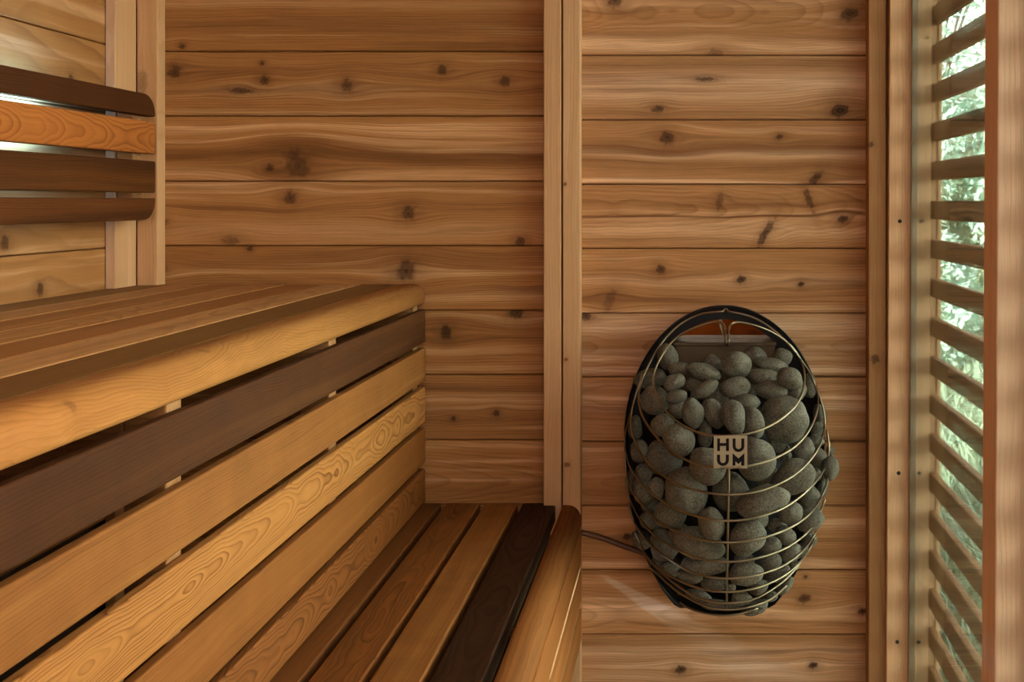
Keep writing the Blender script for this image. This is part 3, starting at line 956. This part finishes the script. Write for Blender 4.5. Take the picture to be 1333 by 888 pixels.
OUT = {(1081, 609.5), (1055, 677), (982, 791), (1043, 717)}
stones = []
for px, py, a, b, ang, layer in S:
    p = on_egg(px, py, .975, behind_loop=True)
    s = F / (D + p.y)
    c = (a + b) / 2 * .82 / s
    ray = (p - CAM).normalized()
    p = p + ray * (c * (.25 if (px, py) in OUT else 1.12) + .004 + layer * .018)
    if p.y > -.05:
        p = CAM + ray * ((-.05 + D) / ray.y)
    stones.append(dict(px=px, py=py, a=a, b=b, ang=math.radians(ang), layer=layer, p=p))


def half(st):
    """half size of a stone in metres across the view, and along it"""
    s = F / (D + st['p'].y)
    return st['a'] * 1.05 / s, st['b'] * 1.05 / s, (st['a'] + st['b']) / 2 * .82 / s


def extent(st, u):
    """reach of a stone along a unit direction"""
    A, B, C = half(st)
    ca, sa = math.cos(st['ang']), math.sin(st['ang'])
    ex = Vector((ca, 0, -sa))
    ez = Vector((sa, 0, ca))
    return math.sqrt((A * ex.dot(u)) ** 2 + (C * u.y) ** 2 + (B * ez.dot(u)) ** 2)


hoop_pts = [p for i in range(len(HOOPS)) for p in HOOP_3D[i]]


def clear_of_hoops():
    for st in stones:
        if (st['px'], st['py']) in OUT:
            continue
        for _ in range(12):
            A, B, C = half(st)
            s = F / (D + st['p'].y)
            ca, sa = math.cos(st['ang']), math.sin(st['ang'])
            cx, cy = VX + st['p'].x * s, VY - (st['p'].z - EYE) * s
            need = 0.0
            for h in hoop_pts:
                hs_ = F / (D + h.y)
                dx, dy = VX + h.x * hs_ - cx, VY - (h.z - EYE) * hs_ - cy
                u, v = (dx * ca + dy * sa) / (A * s), (dy * ca - dx * sa) / (B * s)
                rr = (u * u + v * v) / 1.2
                if rr < 1:
                    need = max(need, h.y + .004 - (st['p'].y - 1.08 * C * math.sqrt(1 - rr)))
            if need < .0005:
                break
            ray = (st['p'] - CAM).normalized()
            q_ = st['p'] + ray * min(need, .02)
            if q_.y > -.05:
                break
            st['p'] = q_


clear_of_hoops()
# let stones that press into one another slide apart along the line of sight
for it in range(60):
    moved = 0
    for i in range(len(stones)):
        for j in range(i + 1, len(stones)):
            s1, s2 = stones[i], stones[j]
            dlt = s2['p'] - s1['p']
            L = dlt.length
            if L > .13 or L < 1e-6:
                continue
            u = dlt / L
            pen = extent(s1, u) + extent(s2, u) - L
            if pen > .002:
                back, front_ = (s1, s2) if (s1['layer'], s1['p'].y) > (s2['layer'], s2['p'].y) else (s2, s1)
                ray = (back['p'] - CAM).normalized()
                q_ = back['p'] + ray * min(.004, pen * .5 + .0005)
                if q_.y < -.055:
                    back['p'] = q_
                    moved += 1
    if not moved:
        break

WORDS = ['first', 'second', 'third', 'fourth', 'fifth', 'sixth', 'seventh', 'eighth', 'ninth', 'tenth', 'eleventh', 'twelfth', 'thirteenth', 'fourteenth']
hoop_bottom = [spline(h, 5) for h in HOOPS]


def hoop_y(i, px):
    """lowest place of a hoop at a column"""
    ys = [p.y for p in hoop_bottom[i] if abs(p.x - px) < 6]
    return max(ys) if ys else None


bands_ = {}
for st in stones:
    inside = st['px'] > 850 and st['px'] < 1047 and st['py'] < (hoop_y(0, st['px']) or 0)
    if inside:
        k = ('in', 0 if st['py'] < 478 else 1 if st['py'] < 500 else 2 if st['py'] < 524 else 3)
    else:
        n_ = sum(1 for i in range(1, 10) if (hoop_y(i, st['px']) is not None and st['py'] > hoop_y(i, st['px'])))
        k = ('out', n_)
    bands_.setdefault(k, []).append(st)
for (w_, k), lst in bands_.items():
    lst.sort(key=lambda s: s['px'])
    for n_, st in enumerate(lst):
        m = (st['a'] + st['b']) / 2
        size = 'small' if m < 12 else 'large' if m > 19 else 'middling'
        el = max(st['a'], st['b']) / min(st['a'], st['b'])
        shp = 'long' if el > 1.6 else 'oval' if el > 1.2 else 'round'
        if w_ == 'in':
            st['label'] = '%s %s grey stone, %s from left in %s row inside the open top hoop' % (size, shp, WORDS[n_], WORDS[k])
        else:
            st['label'] = '%s %s grey stone, %s from left in the cage layer under %s hoop' % (size, shp, WORDS[n_], WORDS[k])
for si, st in enumerate(stones):
    A, B, C = half(st)
    bm = bmesh.new()
    bmesh.ops.create_icosphere(bm, subdivisions=4, radius=1.0)
    off = Vector((si * 3.1, si * 1.7, si * .9))
    for v in bm.verts:
        d0 = v.co.normalized()
        k = 1 + .20 * noise.noise(d0 * .9 + off) + .05 * noise.noise(d0 * 2.3 + off)
        co = d0 * k
        v.co = Vector((co.x * A, co.y * C, co.z * B))
    o = link('stone', bm, stone_m, None, st['p'], smooth=True)
    o.rotation_euler = (0, st['ang'], 0)
    tag(o, st['label'], 'stone', 'stones in the heater cage')

# ------------------------------------------------------------------ cable from the heater behind the low bench
bm = bmesh.new()
cab = [at(640, 672, -.012), at(700, 680, -.010), at(757, 693.5, -.0075), at(785, 701, -.0075), at(812, 711, -.0075), at(838, 720, -.009), at(858, 727, -.012), at(875, 730, -.016)]
add_tube(bm, spline([tuple(p) for p in cab], 6), .0058, 12)
tag(link('power_cord', bm, plain('brown_rubber', (92, 54, 28), .5, noise_scale=60, noise_amt=.15), smooth=True), 'brown power cord on the wall between the low bench and the heater', 'cord')

# ------------------------------------------------------------------ outdoors
gr_m = plain('meadow_ground', (116, 120, 98), .9, 0, .2, noise_scale=3, noise_amt=.5, bump=.4)
bm = bmesh.new()
nx, ny = 40, 50
grid = {}


def ground_z(x, y):
    bank = max(0.0, (y - 7.5)) * .45 
    return -.35 + min(bank, 3.2) + .12 * noise.noise(Vector((x * .8, y * .8, 0)))


for i in range(nx + 1):
    for j in range(ny + 1):
        x, y = -8 + 22 * i / nx, -9 + 27 * j / ny
        grid[i, j] = bm.verts.new((x, y, ground_z(x, y)))
for i in range(nx):
    for j in range(ny):
        bm.faces.new((grid[i, j], grid[i + 1, j], grid[i + 1, j + 1], grid[i, j + 1]))
tag(link('ground', bm, gr_m, smooth=True), kind='structure')


def leaf_mat(name, c):
    m = bpy.data.materials.new(name)
    m.use_nodes = True
    t = m.node_tree
    g = G(t)
    bs = t.nodes['Principled BSDF']
    tc = t.nodes.new('ShaderNodeTexCoord')
    f = g.noise(tc.outputs['Object'], 9, 3, .7)
    h = t.nodes.new('ShaderNodeHueSaturation')
    h.inputs['Color'].default_value = srgb(*c)
    g.put(h.inputs['Value'], g.m('ADD', .55, g.m('MULTIPLY', f, .9)))
    g.put(bs.inputs['Base Color'], h.outputs[0])
    bs.inputs['Roughness'].default_value = .6
    return m


grass_m = leaf_mat('grass_blade', (168, 184, 156))
leaf_m = leaf_mat('shrub_leaf', (208, 230, 216))
bark_m = plain('bark', (92, 78, 60), .9, noise_scale=20, noise_amt=.4)
rnd = random.Random(5)
bm = bmesh.new()
for i in range(9000):
    y = .4 + 11.0 * rnd.random() ** 1.1
    dist = y + D
    x = dist * rnd.uniform(.20, .31)
    z = ground_z(x, y)
    hgt = rnd.uniform(.12, .42)
    a = rnd.uniform(0, 6.28)
    w = rnd.uniform(.003, .007) * (1 + y * .18)
    dx, dy = math.cos(a), math.sin(a)
    ln = rnd.uniform(.1, .9) * hgt
    b0 = bm.verts.new((x - dy * w, y + dx * w, z - .02))
    b1 = bm.verts.new((x + dy * w, y - dx * w, z - .02))
    m0 = bm.verts.new((x + dx * ln * .35 - dy * w * .7, y + dy * ln * .35 + dx * w * .7, z + hgt * .6))
    m1 = bm.verts.new((x + dx * ln * .35 + dy * w * .7, y + dy * ln * .35 - dx * w * .7, z + hgt * .6))
    tp = bm.verts.new((x + dx * ln, y + dy * ln, z + hgt * (.75 + .25 * rnd.random())))
    bm.faces.new((b0, b1, m1, m0))
    bm.faces.new((m0, m1, tp))
tag(link('long_grass', bm, grass_m), 'long pale grass growing outside beyond the slatted screen', 'grass', kind='stuff')


def shrub(x, y, hgt, wid, sd, label):
    rnd = random.Random(sd)
    z0 = ground_z(x, y)
    r = root('bush', (x, y, z0))
    tag(r, label, 'bush', 'bushes on the bank outside')
    bm = bmesh.new()
    for k in range(6):
        a = rnd.uniform(0, 6.28)
        tip = Vector((math.cos(a) * wid * .5, math.sin(a) * wid * .5, hgt * rnd.uniform(.6, .9)))
        add_tube(bm, spline([(0, 0, -.05), tuple(tip * .35 + Vector((0, 0, hgt * .15))), tuple(tip)], 4), .018, 6)
    link('stem', bm, bark_m, r)
    bm = bmesh.new()
    for k in range(3600):
        while True:
            p = Vector((rnd.uniform(-1, 1), rnd.uniform(-1, 1), rnd.uniform(-1, 1)))
            if p.length < 1 and (p.length > .45 or rnd.random() < .3):
                break
        p = Vector((p.x * wid, p.y * wid, (p.z * .5 + .5) * hgt))
        if noise.noise(p * 2.2 + Vector((sd, 0, 0))) < -.22:
            continue
        n = Vector((rnd.gauss(0, 1), rnd.gauss(0, 1), rnd.gauss(0, 1) + .8)).normalized()
        u = n.orthogonal().normalized()
        u = Matrix.Rotation(rnd.uniform(0, 6.28), 3, n) @ u
        v = n.cross(u)
        ll, ww = rnd.uniform(.05, .10), rnd.uniform(.018, .035)
        bm.faces.new([bm.verts.new(p + u * ll), bm.verts.new(p + v * ww + n * .01), bm.verts.new(p - u * ll), bm.verts.new(p - v * ww + n * .01)])
    link('foliage', bm, leaf_m, r)


for k, (x, y, hh, ww, lab) in enumerate([(1.75, 6.2, 1.3, .5, 'low pale bush nearest the slatted screen'), (3.5, 8.6, 2.6, .75, 'tall pale bush standing at the outer side of the view'),
                                         (2.05, 8.8, 3.2, .75, 'tall leafy bush on the bank straight beyond the slats'), (3.1, 11.4, 3.4, 1.2, 'broad bush high on the bank behind the others')]):
    shrub(x, y, hh, ww, 40 + k, lab)

# ------------------------------------------------------------------ light: daylight and the cool light strips behind the backrest and under the bench
wd = bpy.data.worlds.new('daylight')
SC.world = wd
wd.use_nodes = True
t = wd.node_tree
g = G(t)
bg = t.nodes['Background']
tc = t.nodes.new('ShaderNodeTexCoord')
sp = t.nodes.new('ShaderNodeSeparateXYZ')
t.links.new(tc.outputs['Generated'], sp.inputs[0])
cr = t.nodes.new('ShaderNodeValToRGB')
cr.color_ramp.elements[0].position = .44
cr.color_ramp.elements[0].color = (.20, .22, .16, 1)
cr.color_ramp.elements[1].position = .51
cr.color_ramp.elements[1].color = (1.53, 1.48, 1.36, 1)
ce_ = cr.color_ramp.elements.new(.60)
ce_.color = (1.34, 1.33, 1.25, 1)
ce_ = cr.color_ramp.elements.new(.85)
ce_.color = (.45, .50, .52, 1)
g.put(cr.inputs[0], g.m('ADD', g.m('MULTIPLY', sp.outputs[2], .5), .5))
g.put(bg.inputs[0], cr.outputs[0])
# the sky is brightest over the open meadow beyond the window
g.put(bg.inputs[1], g.m('MULTIPLY', g.m('ADD', g.m('ADD', 1.0, g.m('MULTIPLY', sp.outputs[0], .8)), g.m('MULTIPLY', sp.outputs[1], .6)), 10.0))
sl = bpy.data.lights.new('sun', 'SUN')
sl.energy = 75
sl.angle = math.radians(1.5)
sl.color = (.99, .975, .90)
so = bpy.data.objects.new('sun', sl)
so.rotation_euler = Vector((.70, .70, -.30)).to_track_quat('-Z', 'Y').to_euler()
COL.objects.link(so)


def area(name, loc, rot, sx, sy, power, col=(1, 1, 1), portal=False):
    l = bpy.data.lights.new(name, 'AREA')
    l.shape = 'RECTANGLE'
    l.size, l.size_y = sx, sy
    l.energy = power
    l.color = col
    if portal:
        l.cycles.is_portal = True
    o = bpy.data.objects.new(name, l)
    o.location = loc
    o.rotation_euler = rot
    COL.objects.link(o)
    return o


area('front_daylight', (-.10, -2.86, 1.48), (math.radians(90), 0, 0), .80, .96, 1, portal=True)
area('window_daylight', (XO + .03, -.85, 1.03), (0, math.radians(90), 0), 2.06, 1.62, 1, portal=True)
COOL = (.16, .48, 1.0)
area('backrest_light_strip', (XL + .034, -1.12, 1.228), (0, math.radians(90), 0), .02, 1.5, 46.0, COOL)
area('bench_light_strip', (-.314, -.84, zz(693)), (0, math.radians(-58), 0), .02, 1.56, 14.0, (.34, .64, 1.0)).data.spread = math.radians(84)

# ------------------------------------------------------------------ camera and film
cd = bpy.data.cameras.new('camera')
cam = bpy.data.objects.new('camera', cd)
COL.objects.link(cam)
cam.location = CAM
cam.rotation_euler = (math.radians(90), 0, 0)
cd.sensor_fit = 'HORIZONTAL'
cd.sensor_width = 36
cd.lens = F * 36 / W
cd.shift_x = (W / 2 - VX) / W
cd.shift_y = -(H / 2 - VY) / W
cd.clip_start = .02
SC.camera = cam
vs = SC.view_settings
SC.display_settings.display_device = 'sRGB'
vs.view_transform = 'Standard'
vs.look = 'None'
vs.exposure = -0.28
vs.gamma = 1.0
vs.use_curve_mapping = False
SC.cycles.use_denoising = True
SC.cycles.max_bounces = 10
SC.cycles.diffuse_bounces = 6
SC.cycles.transparent_max_bounces = 24
SC.cycles.sample_clamp_indirect = 6
